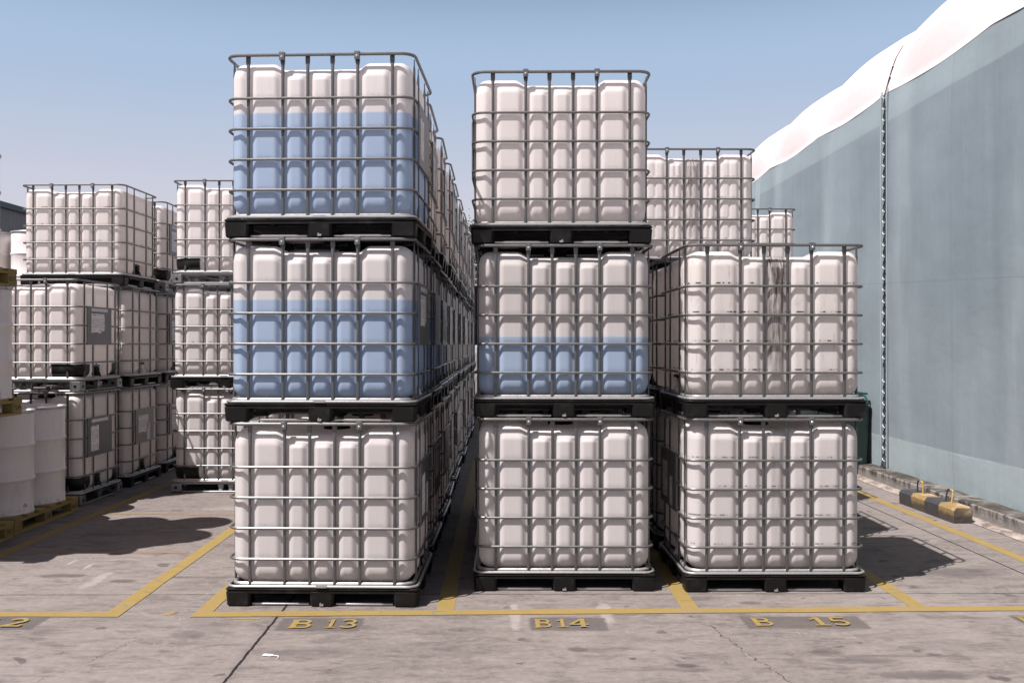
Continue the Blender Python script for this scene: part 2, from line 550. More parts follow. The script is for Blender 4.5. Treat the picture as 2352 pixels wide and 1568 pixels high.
def foot_meshes():
    out = []
    for ix, x in enumerate((-.522, 0, .522)):
        for iy, y in enumerate((-.431, 0, .431)):
            b = MB()
            b.box((x, y, .0505), (.077, .067, .0485), 0, ch=.014, bottom_taper=.93)
            if iy != 1 and ix == 1:
                s = -1 if y < 0 else 1
                b.box((x, y + s * .066, .014), (.012, .004, .006), 1); b.box((x - .006, y + s * .067, .022), (.003, .004, .005), 1)
            out.append(b.mesh('foot', [BLACK, GALVB]))
    return out

def skid_mesh():
    b = MB()
    r = .0095
    for y in (-.462, .462):
        for x0, x1 in ((-.44, -.085), (.085, .44)):
            b.tube([(x0, y, .012), (x0 + .05, y, .012), (x0 + .07, y, .0125), (x1 - .07, y, .0125), (x1 - .05, y, .012), (x1, y, .012)], [r * .7, r * .7, r, r, r * .7, r * .7], 8)
    for x in (-.56, .56):
        for y0, y1 in ((-.36, -.07), (.07, .36)): b.tube([(x, y0, .012), (x, y1, .012)], r, 8)
    return b.mesh('skid_tube', GALVB)

def steel_deck_mesh():
    b = MB()
    b.box((0, 0, .113), (.575, .475, .004), 0)
    for y in (-.46, 0, .46): b.box((0, y, .100), (.56, .022, .008), 0)
    for x in (-.3, .3): b.box((x, 0, .0975), (.025, .43, .006), 0)
    return b.mesh('pallet', STEEL)

def steel_foot_meshes():
    out = []
    for x in (-.54, .54):
        for y in (-.44, .44):
            b = MB()
            b.box((x, y, .056), (.058, .058, .050), 0, ch=.012)
            for sy in (-1, 1):
                b.lathe([(.016, -.002), (.016, .002)] if sy > 0 else [(.016, -.002), (.016, .002)], (x, y + sy * .0585, .055), 14, 1, axis='y')
            for sx in (-1, 1):
                b.lathe([(.016, -.002), (.016, .002)], (x + sx * .0585, y, .055), 14, 1, axis='x')
                for q in (-.045, .045): b.box((x + q, y + sx * .059, .056), (.005, .003, .042), 0)
            out.append(b.mesh('foot', [STEEL, BLACK]))
    for y in (-.45, .45):
        for x in (-.055, .055):
            b = MB(); b.box((x, y, .053), (.034, .030, .040), 0, ch=.01, bottom_taper=.7); out.append(b.mesh('foot', [STEEL, BLACK]))
    for x in (-.55, .55):
        b = MB(); b.box((x, 0, .053), (.030, .05, .040), 0, ch=.01, bottom_taper=.7); out.append(b.mesh('foot', [STEEL, BLACK]))
    return out

def steel_skid_mesh():
    b = MB(); b.tube(rrect(.575, .475, .08, .009), .0085, 8, True); return b.mesh('skid_tube', STEEL)

def guard_mesh(sx, sy):
    """black moulded corner guard wrapped round the foot of the bottle"""
    b = MB(); hx, hy, r, off = .5785, .4785, .118, .004
    path = []
    for k in range(6): path.append((hx - r - .17 + .17 * k / 6, hy + off))
    for k in range(11):
        a = R(90 - 9 * k); path.append((hx - r + (r + off) * math.cos(a), hy - r + (r + off) * math.sin(a)))
    for k in range(1, 5): path.append((hx + off, hy - r - .10 * k / 4))
    rows = [(.142, -.055), (.155, -.03), (.18, -.008), (.215, 0), (.272, 0), (.280, -.006)]
    vs = []
    n = len(path)
    for layer in (0, -.012):
        for z, ins in rows:
            for (x, y) in path:
                dx, dy = (1 if x > hx - r else 0), (1 if y > hy - r else 0)
                L = math.hypot(max(x - (hx - r), 0), max(y - (hy - r), 0)) or 1
                ux, uy = max(x - (hx - r), 0) / L, max(y - (hy - r), 0) / L
                q = ins + layer
                vs.append((sx * (x + ux * q), sy * (y + uy * q), z))
    fs = []
    m = len(rows)
    for lay in (0, 1):
        for j in range(m - 1):
            for i in range(n - 1):
                o = lay * m * n
                fs.append((o + j * n + i, o + j * n + i + 1, o + (j + 1) * n + i + 1, o + (j + 1) * n + i))
    o = m * n
    for i in range(n - 1): fs.append(((m - 1) * n + i, (m - 1) * n + i + 1, o + (m - 1) * n + i + 1, o + (m - 1) * n + i))
    b.add(vs, fs, 0, True)
    return b.mesh('corner_guard', BLACK)

def plate_mesh():
    b = MB(); b.box((.6005, -.08, .675), (.0035, .285, .197), 0)
    b.box((.605, -.36, .675), (.002, .005, .197), 0)
    return b.mesh('label_plate', PLATE)
def paper_mesh(y, z, hw, hh, torn=0, seed=0):
    rnd = random.Random(seed); b = MB()
    pts = [(-hw, -hh), (-hw * .3, -hh * (1 - torn * rnd.random())), (-hw * .3, -hh * (1 - torn * .2)), (hw * .4, -hh * (1 + torn * .15)), (hw * .45, -hh * (1 - torn * .3)), (hw, -hh * (1 - torn * .5)), (hw, hh), (-hw, hh)]
    n = len(pts); vs = [(.6045, y + p, z + q) for p, q in pts] + [(.6052, y + p, z + q) for p, q in pts]
    fs = [tuple(range(n, 2 * n)), tuple(range(n - 1, -1, -1))] + [(i, (i + 1) % n, n + (i + 1) % n, n + i) for i in range(n)]
    b.add(vs, fs, 0, False); return b.mesh('paper_label', PAPER)
def valve_mesh(body):
    b = MB()
    b.lathe([(.058, .480), (.058, .498), (.042, .502), (.038, .520), (.042, .525), (.042, .548), (.034, .553)], (0, 0, .215), 24, 0, axis='x')
    b.tube([(.520, 0, .215), (.535, 0, .20), (.540, 0, .175), (.540, 0, .165)], [.030, .032, .032, .034], 14)
    b.lathe([(.036, .132), (.039, .136), (.039, .162), (.032, .168)], (.540, 0, 0), 20, 1)
    b.lathe([(.014, .25), (.014, .275), (.02, .278)], (.525, 0, 0), 12, 0)
    return b.mesh('valve', body)
def handle_mesh(m):
    b = MB(); b.box((.545, -.05, .258), (.014, .075, .010), 0, ch=.004); b.box((.540, 0, .250), (.020, .020, .006), 0, ch=.004)
    return b.mesh('handle', m)
def cap_mesh():
    b = MB(); b.lathe([(.088, 1.060), (.088, 1.072), (.080, 1.074), (.080, 1.090), (.074, 1.094), (.03, 1.094), (.02, 1.090)], (0, 0, 0), 36, 0)
    for k in range(8):
        a = 2 * PI * k / 8; b.box((.080 * math.cos(a), .080 * math.sin(a), 1.081), (.006, .006, .008), 0, rot=a)
    return b.mesh('screw_cap', BLACK)

BOT_A, BOT_B = bottle_mesh(False), bottle_mesh(True)
MESH = dict(cap=cap_mesh(), cage=bars_mesh(), hoops=[hoop_mesh(h, .0080, 1, 1.05) for h in HOOP],
            top=hoop_mesh(1.133, .0100, 1, 1), cradle=cradle_mesh(), base=base_rail_mesh(),
            clips=[clip_mesh(x, s) for s in (-1, 1) for x in (-.235, .235)],
            deck=deck_mesh(), feet=foot_meshes(), skid=skid_mesh(),
            sdeck=steel_deck_mesh(), sfeet=steel_foot_meshes(), sskid=steel_skid_mesh(),
            guards=[guard_mesh(a, b) for a in (-1, 1) for b in (-1, 1)],
            plate=plate_mesh(), papers=[paper_mesh(-.12, .70, .155, .10, .5, 1), paper_mesh(-.2, .66, .09, .13, 0, 2), paper_mesh(.03, .60, .05, .10, 0, 3), paper_mesh(-.08, .84, .19, .016, 0, 4)],
            valve_w=valve_mesh([WHITEP, WHITEP]), valve_k=valve_mesh([BLACK, BLACK]), hblue=handle_mesh(BLUEP), hblack=handle_mesh(BLACK))

def make_container(bottle=BOT_A, pallet='plastic', guards=False, plate=True, papers=(0,), valve='w', handle='k'):
    t = empty('bulk_container')
    bo = child('bottle', bottle, t)
    child('screw_cap', MESH['cap'], bo)
    cg = child('cage', MESH['cage'], t)
    for h in MESH['hoops']: child('hoop', h, cg)
    child('top_rail', MESH['top'], cg)
    for c in MESH['clips']: child('clip', c, cg)
    child('base_rail', MESH['base'], cg)
    child('base_ring', MESH['cradle'], cg)
    if pallet == 'plastic':
        p = child('pallet', MESH['deck'], t)
        for f in MESH['feet']: child('foot', f, p)
        child('skid_tube', MESH['skid'], p)
    else:
        p = child('pallet', MESH['sdeck'], t)
        for f in MESH['sfeet']: child('foot', f, p)
        child('skid_tube', MESH['sskid'], p)
    if guards:
        for g in MESH['guards']: child('corner_guard', g, t)
    if plate:
        pl = child('label_plate', MESH['plate'], t)
        for k in papers: child('paper_label', MESH['papers'][k], pl)
    v = child('valve', MESH['valve_' + valve], t)
    child('handle', MESH['hblue' if handle == 'b' else 'hblack'], v)
    return t

PITCH = 1.146
PROTO = {}
GROUP = {'13': 'caged containers in the long row at bay 13', '14': 'caged containers at bay 14', '15': 'caged containers at bay 15',
         '16': 'caged containers at bay 16', 'A': 'caged containers in the row beside the drums', '12': 'caged containers in the gap at bay 12'}
def container(x, yfront, tier, label, row, rz=0, liquid=0, dirt=0, scuff=0, key=(), face=0, dx=0, **kw):
    """x: centre; yfront: front plane; face 0 valve to +x, 1 valve to -x"""
    kw_key = tuple(sorted((k, str(v)) for k, v in kw.items()))
    if kw_key not in PROTO:
        PROTO[kw_key] = make_container(**kw); o = PROTO[kw_key]
    else: o = copy_tree(PROTO[kw_key])
    o.location = (x + dx, yfront + .5, tier * PITCH)
    o.rotation_euler = (0, 0, rz + (PI if face else 0))
    tag(o, label, 'bulk container', GROUP[row])
    for k in KIDS[o.name]:
        if k.name.split('.')[0] == 'bottle':
            k['liquid'] = float(liquid); k['dirt'] = float(dirt); k['scuff'] = float(scuff)
    return o

# ------------------------------------------------------------------ setting: ground
def ground():
    M = Mat('weathered_concrete', rough=.85, spec=.25)
    x, y, z = M.xyz()
    big = M.noise(.55, 5, .6); mid = M.noise(2.6, 6, .65, (1, 1.4, 1)); fine = M.noise(22, 6, .75); grit = M.noise(140, 2, .6)
    c = M.mix(big.step(.32, .68) * .6 + mid * .4, (.112, .096, .087), (.196, .170, .156))
    c = M.mix(fine.step(.35, .75) * .55, c, (.245, .215, .20))
    brush = M.noise(8, 7, .75, (.55, 2.0, 1), dist=.35)
    c = M.mix(brush.step(.49, .66) * .55, c, (.075, .067, .064))
    c = M.mix(brush.step(.46, .28) * .35, c, (.29, .255, .24))
    c = M.mix(M.noise(1.1, 5, .62, (1, 1, 1), dist=.6).step(.5, .72) * .42, c, (.085, .074, .073))
    c = M.mix(grit.step(.6, .8) * .30, c, (.075, .066, .064))
    # spots of oil and tyre rubber
    sp = M.noise(4.2, 3, .5, dist=.3).step(.655, .70) * .62
    sp2 = M.noise(11, 3, .5, dist=.4).step(.70, .735) * .5
    sc = M.noise(7, 4, .6, (.35, 2.6, 1), dist=.4).step(.66, .76) * .5
    pale = M.noise(6, 5, .7, (2.4, .6, 1), dist=.8).step(.64, .76) * .5
    c = M.mix(M.noise(3.3, 7, .75, (.8, 1.7, 1), dist=.5).step(.50, .64) * .48, c, (.070, .059, .054))
    c = M.mix(sp.max(sp2).max(sc), c, (.038, .033, .033))
    c = M.mix(pale, c, (.33, .30, .29))
    # larger stains seen in the photograph: ellipses with ragged edges (x, y, rx, ry, strength)
    rag = (M.noise(7, 6, .72) - .5) * 3.2
    st = None
    for (sx, sy, rx, ry, k) in ((3.24, 6.68, .34, .13, .6), (3.65, 6.3, .3, .06, .4), (1.86, 4.83, .20, .055, .6), (2.12, 4.62, .26, .07, .7), (1.73, 4.95, .09, .05, .7),
                                (.53, 5.21, .0, .0, 0), (1.58, 5.9, .07, .04, .7), (-1.0, 4.95, .22, .1, .45), (-1.75, 5.25, .1, .07, .5), (-3.1, 6.6, .18, .06, .8), (-2.6, 6.45, .1, .05, .8),
                                (-2.3, 8.9, .2, .06, .8), (.42, 5.0, .06, .035, .8), (.95, 4.75, .06, .03, .8), (-3.35, 8.0, .2, .08, .4), (-2.15, 6.55, .3, .03, .5), (2.0, 4.9, .5, .02, .4), (1.27, 6.0, .14, .04, .5),
                                (3.5, 5.25, .28, .16, .35), (-.2, 5.35, .12, .05, .45), (2.6, 5.05, .5, .1, .22), (-.42, 5.0, .5, .12, .22)):
        if k == 0: continue
        e = (((x - sx) / rx).pow(2) + ((y - sy) / ry).pow(2) + rag).step(1.5, .3) * k
        st = e if st is None else st.max(e)
    c = M.mix(st * .8, c, (.045, .039, .039))
    # pale scraped patches and the dark squares behind the bay numbers
    pl = None
    for (sx, sy, rx, ry, k) in ((.09, 5.6, .035, .30, .75), (.64, 5.7, .045, .28, .75), (-2.79, 6.45, .05, .26, .8), (-3.02, 6.85, .02, .10, 1), (-3.2, 7.0, .015, .08, 1), (-2.7, 9.3, .3, .12, .5), (3.9, 6.2, .25, .5, .4)  ):
        e = (((x - sx) / rx).pow(2) + ((y - sy) / ry).pow(2) + rag * 1.2).step(1.3, .2) * k
        pl = e if pl is None else pl.max(e)
    c = M.mix(pl * .55, c, (.33, .295, .28))
    en = (M.noise(14, 5, .7) - .5) * .05
    pt = None
    for (a_, b_, y0_, y1_) in ((-1.29, -.80, 5.325, 5.575), (.175, .625, 5.335, 5.585), (1.43, 2.14, 5.37, 5.61), (-3.45, -2.68, 5.345, 5.59), (3.05, 3.7, 5.39, 5.63)):
        e = ((x - (a_ + b_) / 2).abs() - (b_ - a_) / 2 + en).step(.012, -.014) * ((y - (y0_ + y1_) / 2).abs() - (y1_ - y0_) / 2 + en).step(.012, -.012)
        pt = e if pt is None else pt.max(e)
    c = M.mix(pt * (.74 + M.noise(6, 4, .6) * .3), c, M.mix(M.noise(9, 5, .7), (.056, .048, .045), (.105, .092, .086)))
    # expansion joints and a crack
    wob = (M.noise(9, 4, .6) - .5) * .022
    w2 = (M.noise(40, 3, .6) - .5) * .012
    j = (x + 1.33 + wob + w2).abs().step(.010, .006)
    j = j.max((y - 6.11 + w2 * .5 - x * .006).abs().step(.0065, .003))
    j = j.max((x - 3.72 + w2).abs().step(.009, .005))
    j = j.max((y - 11.2 + w2).abs().step(.008, .004)).max((x + 6.38 + w2).abs().step(.012, .006))
    cw = (M.noise(3.2, 6, .7) - .5) * .34
    crack = (x - 1.33 + (y - 4.9) * .22 + cw).abs().step(.0045, .0015) * y.step(5.5, 5.4) * y.step(3.4, 3.6)
    crack2 = (x + 2.2 - (y - 4.6) * .35 + cw * .5).abs().step(.004, .001) * y.step(5.2, 5.1) * .6
    j = j.max(crack).max(crack2)
    edge = (x + 1.33 + wob).abs().step(.05, .02) * .10
    c = M.mix(edge, c, (.06, .05, .05))
    c = M.mix(j * .97, c, (.005, .004, .004))
    M.base(c)
    h = fine * .6 + grit * .25 + mid * .5 - j * 1.2
    M.bump(h, .38, .012)
    b = MB(); s = 160
    b.add([(-s, -s, 0), (s, -s, 0), (s, s, 0), (-s, s, 0)], [(0, 1, 2, 3)], 0, False)
    tag(obj('ground', b.mesh('ground', M.m)), kind='structure')
ground()

def line_paint(name, c0, c1, wear):
    M = Mat(name, rough=.7, spec=.3)
    n = M.noise(5, 6, .7); w = M.noise(9, 6, .72, dist=.5)
    c = M.mix(n, c0, c1)
    c = M.mix(w.step(.55, .72) * wear, c, (.13, .11, .095))
    c = M.mix(M.noise(3, 4, .6).step(.5, .75) * wear * .6, c, (.20, .15, .09))
    M.base(c); M.bump(M.noise(30, 4, .7), .3, .006)
    return M.m
YEL = line_paint('yellow_line_paint', (.185, .130, .040), (.255, .182, .058), .95)
YELOLD = line_paint('faded_yellow_paint', (.17, .12, .075), (.20, .14, .08), 1.0)
PATCH = line_paint('dark_ground_patch', (.072, .064, .061), (.118, .104, .098), .6)
H1, H2 = .0018, .0036

def strip(name, path, w, z, mat, subdiv=.25, jit=.003, seed=1):
    """one flat ribbon with mitred corners and slightly uneven edges"""
    rnd = random.Random(seed)
    P = []
    for a, b in zip(path, path[1:]):
        a, b = Vector(a), Vector(b); n = max(1, int((b - a).length / subdiv))
        for k in range(n): P.append(a.lerp(b, k / n))
    P.append(Vector(path[-1]))
    vs = []
    for i, p in enumerate(P):
        d0 = (P[i] - P[i - 1]).normalized() if i else (P[1] - P[0]).normalized()
        d1 = (P[i + 1] - P[i]).normalized() if i < len(P) - 1 else d0
        n0, n1 = Vector((-d0.y, d0.x)), Vector((-d1.y, d1.x))
        m = (n0 + n1).normalized(); m = m / max(.3, m.dot(n0))
        e = [rnd.uniform(-jit, jit) for _ in range(2)]
        vs += [(p.x + m.x * (w / 2 + e[0]), p.y + m.y * (w / 2 + e[0]), z), (p.x - m.x * (w / 2 + e[1]), p.y - m.y * (w / 2 + e[1]), z)]
    fs = [(2 * i + 1, 2 * i + 3, 2 * i + 2, 2 * i) for i in range(len(P) - 1)]
    b = MB(); b.add(vs, fs, 0, False)
    return tag(obj(name, b.mesh(name, mat)), kind='structure')

FY = lambda x: 5.682 + .026 * (x + .35)
strip('yellow_line_marking', [(-7.2, 5.66), (-2.335, 5.645), (-2.375, 14.0)], .102, H2, YEL, seed=2)
strip('yellow_line_marking', [(-3.87, 5.72), (-3.86, 16.0)], .10, H1, YEL, seed=3)
strip('yellow_line_marking', [(-1.70, 16.0), (-1.80, FY(-1.85)), (5.4, FY(5.4))], .102, H2, YEL, seed=4)
for x, s, y1 in ((-.335, 5, 16.0), (1.175, 6, 12.0), (2.60, 7, 12.0)):
    strip('yellow_line_marking', [(x, FY(x) + .03), (x + .02, y1)], .104, H1, YEL, seed=s)
strip('yellow_line_marking', [(3.97, FY(3.97) + .03), (3.93, 18.0)], .10, H1, YEL, seed=8)
strip('faded_line_marking', [(-3.80, 7.36), (-2.44, 7.33)], .07, H1, YELOLD, jit=.012, seed=9, subdiv=.08)
strip('faded_line_marking', [(-3.80, 9.02), (-2.44, 8.95)], .07, H1, YELOLD, jit=.012, seed=10, subdiv=.08)
strip('faded_line_marking', [(-2.01, 5.63), (-1.98, 5.69)], .035, H1, YEL, jit=.01, seed=11, subdiv=.03)
strip('faded_line_marking', [(-1.62, 5.555), (-1.42, 5.558)], .022, H1, YEL, jit=.005, seed=12, subdiv=.03)

# ---- stencilled bay numbers: stroke glyphs in a unit box (0..1 wide, 0..1 high)
def arc(cx, cy, rx, ry, a0, a1, n=9):
    return [(cx + rx * math.cos(R(a0 + (a1 - a0) * k / n)), cy + ry * math.sin(R(a0 + (a1 - a0) * k / n))) for k in range(n + 1)]
GL = {
    'B': [([(.20, .0), (.20, 1.0)], .26), ([(.02, .93), (.30, .93)], .14), ([(.02, .07), (.30, .07)], .14),
          ([(.2, .92)] + arc(.55, .73, .24, .19, 90, -90) + [(.2, .54)], .17), ([(.2, .52)] + arc(.60, .29, .26, .21, 90, -90) + [(.2, .08)], .17)],
    '1': [([(.55, .02), (.55, 1.0)], .28), ([(.12, .74), (.30, .80), (.52, .94)], .16), ([(.15, .07), (.95, .07)], .15)],
    '2': [(arc(.48, .70, .32, .23, 165, -40) + [(.40, .28), (.12, .09)], .21), ([(.08, .09), (.94, .09)], .19), ([(.87, .05), (.90, .26)], .12)],
    '3': [(arc(.45, .73, .32, .20, 155, -75) + [(.40, .53)], .19), ([(.40, .52)] + arc(.47, .28, .36, .22, 80, -155), .20)],
    '4': [([(.70, .02), (.70, 1.0)], .24), ([(.66, .93), (.10, .36)], .17), ([(.03, .33), (.98, .33)], .16), ([(.50, .06), (.92, .06)], .12)],
    '5': [([(.24, .93), (.90, .93)], .17), ([(.26, .98), (.20, .52)], .17), ([(.18, .53)] + arc(.48, .32, .36, .25, 110, -150), .20)],
    '6': [(arc(.5, .31, .32, .24, 0, 360, 18), .2), ([(.2, .35), (.3, .7), (.75, .95)], .2)],
}
def glyphs(label, items, cy_top, cy_bot, patch, seed):
    """items: (char, x0, x1); one painted number with its dark ground patch"""
    b = MB(); zz = H2
    for ch, x0, x1 in items:
        w, h = x1 - x0, cy_top - cy_bot
        for path, sw in GL[ch]:
            P = [Vector((x0 + px * w, cy_bot + py * h)) for px, py in path]
            vs, n = [], len(P)
            for i, p in enumerate(P):
                d0 = (P[i] - P[i - 1]) if i else (P[1] - P[0]); d1 = (P[i + 1] - P[i]) if i < n - 1 else d0
                d = (d0.normalized() + d1.normalized()).normalized(); m = Vector((-d.y, d.x)) * sw * w * .5
                vs += [(p.x + m.x, p.y + m.y, zz), (p.x - m.x, p.y - m.y, zz)]
            b.add(vs, [(2 * i + 1, 2 * i + 3, 2 * i + 2, 2 * i) for i in range(n - 1)], 0, False)
            zz += .0004
    tag(obj('bay_number_marking', b.mesh('bay_number', YEL)), label, kind='structure')
glyphs('yellow B 13 painted on the concrete', [('B', -1.222, -1.085), ('1', -1.02, -.945), ('3', -.935, -.822)], 5.535, 5.365, (-1.29, -.80), 1)
glyphs('yellow B14 painted on the concrete', [('B', .200, .306), ('1', .322, .400), ('4', .402, .518)], 5.545, 5.375, (.185, .62), 2)
glyphs('yellow B 15 painted on the concrete', [('B', 1.480, 1.600), ('1', 1.815, 1.925), ('5', 1.930, 2.050)], 5.575, 5.41, (1.44, 2.15), 3)
glyphs('yellow 12 painted on the concrete, cut by the frame', [('B', -3.36, -3.23), ('1', -3.04, -2.92), ('2', -2.895, -2.76)], 5.555, 5.385, (-3.45, -2.68), 4)
glyphs('yellow bay number cut by the right frame edge', [('B', 3.07, 3.2), ('1', 3.35, 3.45), ('6', 3.46, 3.58)], 5.60, 5.43, (3.06, 3.7), 5)

# ------------------------------------------------------------------ kerb along the tarpaulin warehouse
def kerb():
    M = Mat('mossy_concrete', rough=.92, spec=.2)
    x, y, z = M.xyz()
    c = M.mix(M.noise(6, 5, .7), (.15, .135, .125), (.27, .25, .235))
    top = M.noise(3, 5, .65, (1, .7, 1)).step(.30, .60) * z.step(.118, .129)
    drip = M.noise(7, 5, .7, (1, 1, .2)).step(.44, .60) * z.step(.02, .10)
    c = M.mix(top.max(drip) * .92, c, (.030, .026, .020))
    M.base(c); M.bump(M.noise(30, 5, .7), .5, .02)
    b = MB(); n = 220; vs = []
    L = [(4.46, -.02), (4.455, .115), (4.475, .132), (4.74, .140), (4.75, -.02)]
    for i in range(n + 1):
        yy = -3 + 40 * i / n
        for k, (px, pz) in enumerate(L):
            j = mnoise.noise(Vector((k * 3.1, yy * 2.3, 0))) * .008
            vs.append((px + j, yy, pz + (j if 0 < k < 4 else 0)))
    fs = []
    for i in range(n):
        for k in range(4): fs.append((i * 5 + k, (i + 1) * 5 + k, (i + 1) * 5 + k + 1, i * 5 + k + 1))
    fs.append((4, 3, 2, 1, 0)); fs.append(tuple(n * 5 + k for k in range(5)))
    b.add(vs, fs, 0, True)
    tag(obj('kerb', b.mesh('kerb', M.m, 30)), kind='structure')
    M = Mat('crumbled_mortar', rough=.95, spec=.2)
    x, y, z = M.xyz()
    n1 = M.noise(9, 6, .75, (1, .5, 1), dist=.5)
    c = M.mix(n1.step(.35, .65), (.15, .115, .085), (.36, .315, .29))
    c = M.mix(M.noise(5, 5, .7).step(.5, .62) * .75, c, (.10, .085, .08))
    M.base(c); M.bump(n1, .8, .03)
    b = MB(); vs = []
    for i in range(n + 1):
        yy = -3 + 40 * i / n
        a = 4.30 + mnoise.noise(Vector((1, yy * 1.7, 0))) * .045
        vs += [(a, yy, .0045), (4.38, yy, .014 + .006 * mnoise.noise(Vector((2, yy * 5, 0)))), (4.457, yy, .010)]
    fs = []
    for i in range(n):
        for k in (0, 1): fs.append((i * 3 + k, (i + 1) * 3 + k, (i + 1) * 3 + k + 1, i * 3 + k + 1)[::-1])
    b.add(vs, fs, 0, True)
    tag(obj('kerb_footing', b.mesh('kerb_footing', M.m, 60)), kind='structure')
kerb()

# ------------------------------------------------------------------ tarpaulin warehouse
RIBS = [8.85 + 2.42 * k for k in range(-5, 13)]
WX = 4.66
def rib_t(y): return ((y - 8.85) / 2.42) % 1.0
def tarpaulin_material():
    M = Mat('blue_grey_tarpaulin', rough=.55, spec=.35)
    x, y, z = M.xyz()
    f = ((y - 8.85 + 242) / 2.42).op('FRACT')
    dist = f.min(1 - f) * 2.42                        # metres to the nearest seam
    wav = (M.noise(2.5, 3) - .5) * .05
    skirt = (z + wav * .3).step(.53, .51)
    yoke = (z + f * .0 + wav * .2).step(4.28, 4.31)
    band = (dist + wav * .3).step(.15, .13) * y.step(13.0, 12.0) * y.step(6.5, 7.5)
    dbl = skirt.max(yoke * .6).max(band)
    big = M.noise(.7, 5, .62, (1, 1, .6)); vst = M.noise(3.2, 5, .65, (1, 2.6, .22)); sm = M.noise(9, 5, .7)
    lowr = M.noise(.45, 3, .5, (1, 1, 1.3)).step(.30, .62)
    c = M.mix(big * .35 + vst * .25 + lowr * .4, (.138, .170, .192), (.236, .284, .310))
    c = M.mix(dbl * .55, c, (.34, .405, .42))
    c = M.mix(vst.step(.54, .75) * .08, c, (.34, .395, .41))
    mid = (f - .5).abs().step(.16, .02) * M.noise(1.2, 3, .5, (1, 1, .3)).step(.35, .6) * .30
    c = M.mix(mid, c, (.36, .42, .435))
    hem = (z - .515 + wav * .3).abs().step(.006, .002) * M.noise(5, 3, .6).step(.5, .6) * .7
    c = M.mix(hem, c, (.38, .45, .47))
    seam = ((z - 2.62 - (y - 9) * .045 + wav * .2).abs().step(.010, .004)).max((dist - .012).abs().step(.006, .002)) * .35
    c = M.mix(seam, c, (.12, .16, .175))
    c = M.mix(z.step(.22, .13) * sm.step(.4, .7) * .5, c, (.18, .30, .27))
    c = M.mix(sm.step(.58, .8) * .15, c, (.12, .145, .155))
    M.base(c)
    wr = M.noise(1.5, 5, .5, (1, .7, 1.1)); w2 = M.noise(1.1, 3, .5, (1, 3.0, .4))
    M.bump(wr * .7 + w2 * .6 + M.noise(12, 3, .5) * .06 + dbl * .03, .42, .05)
    return M.m
def white_tarp():
    M = Mat('white_roof_tarpaulin', rough=.5, spec=.35)
    c = M.mix(M.noise(1, 4), (.63, .565, .555), (.70, .635, .625))
    M.base(c); M.bump(M.noise(1.6, 4, .55, dist=.6), .25, .05)
    return M.m
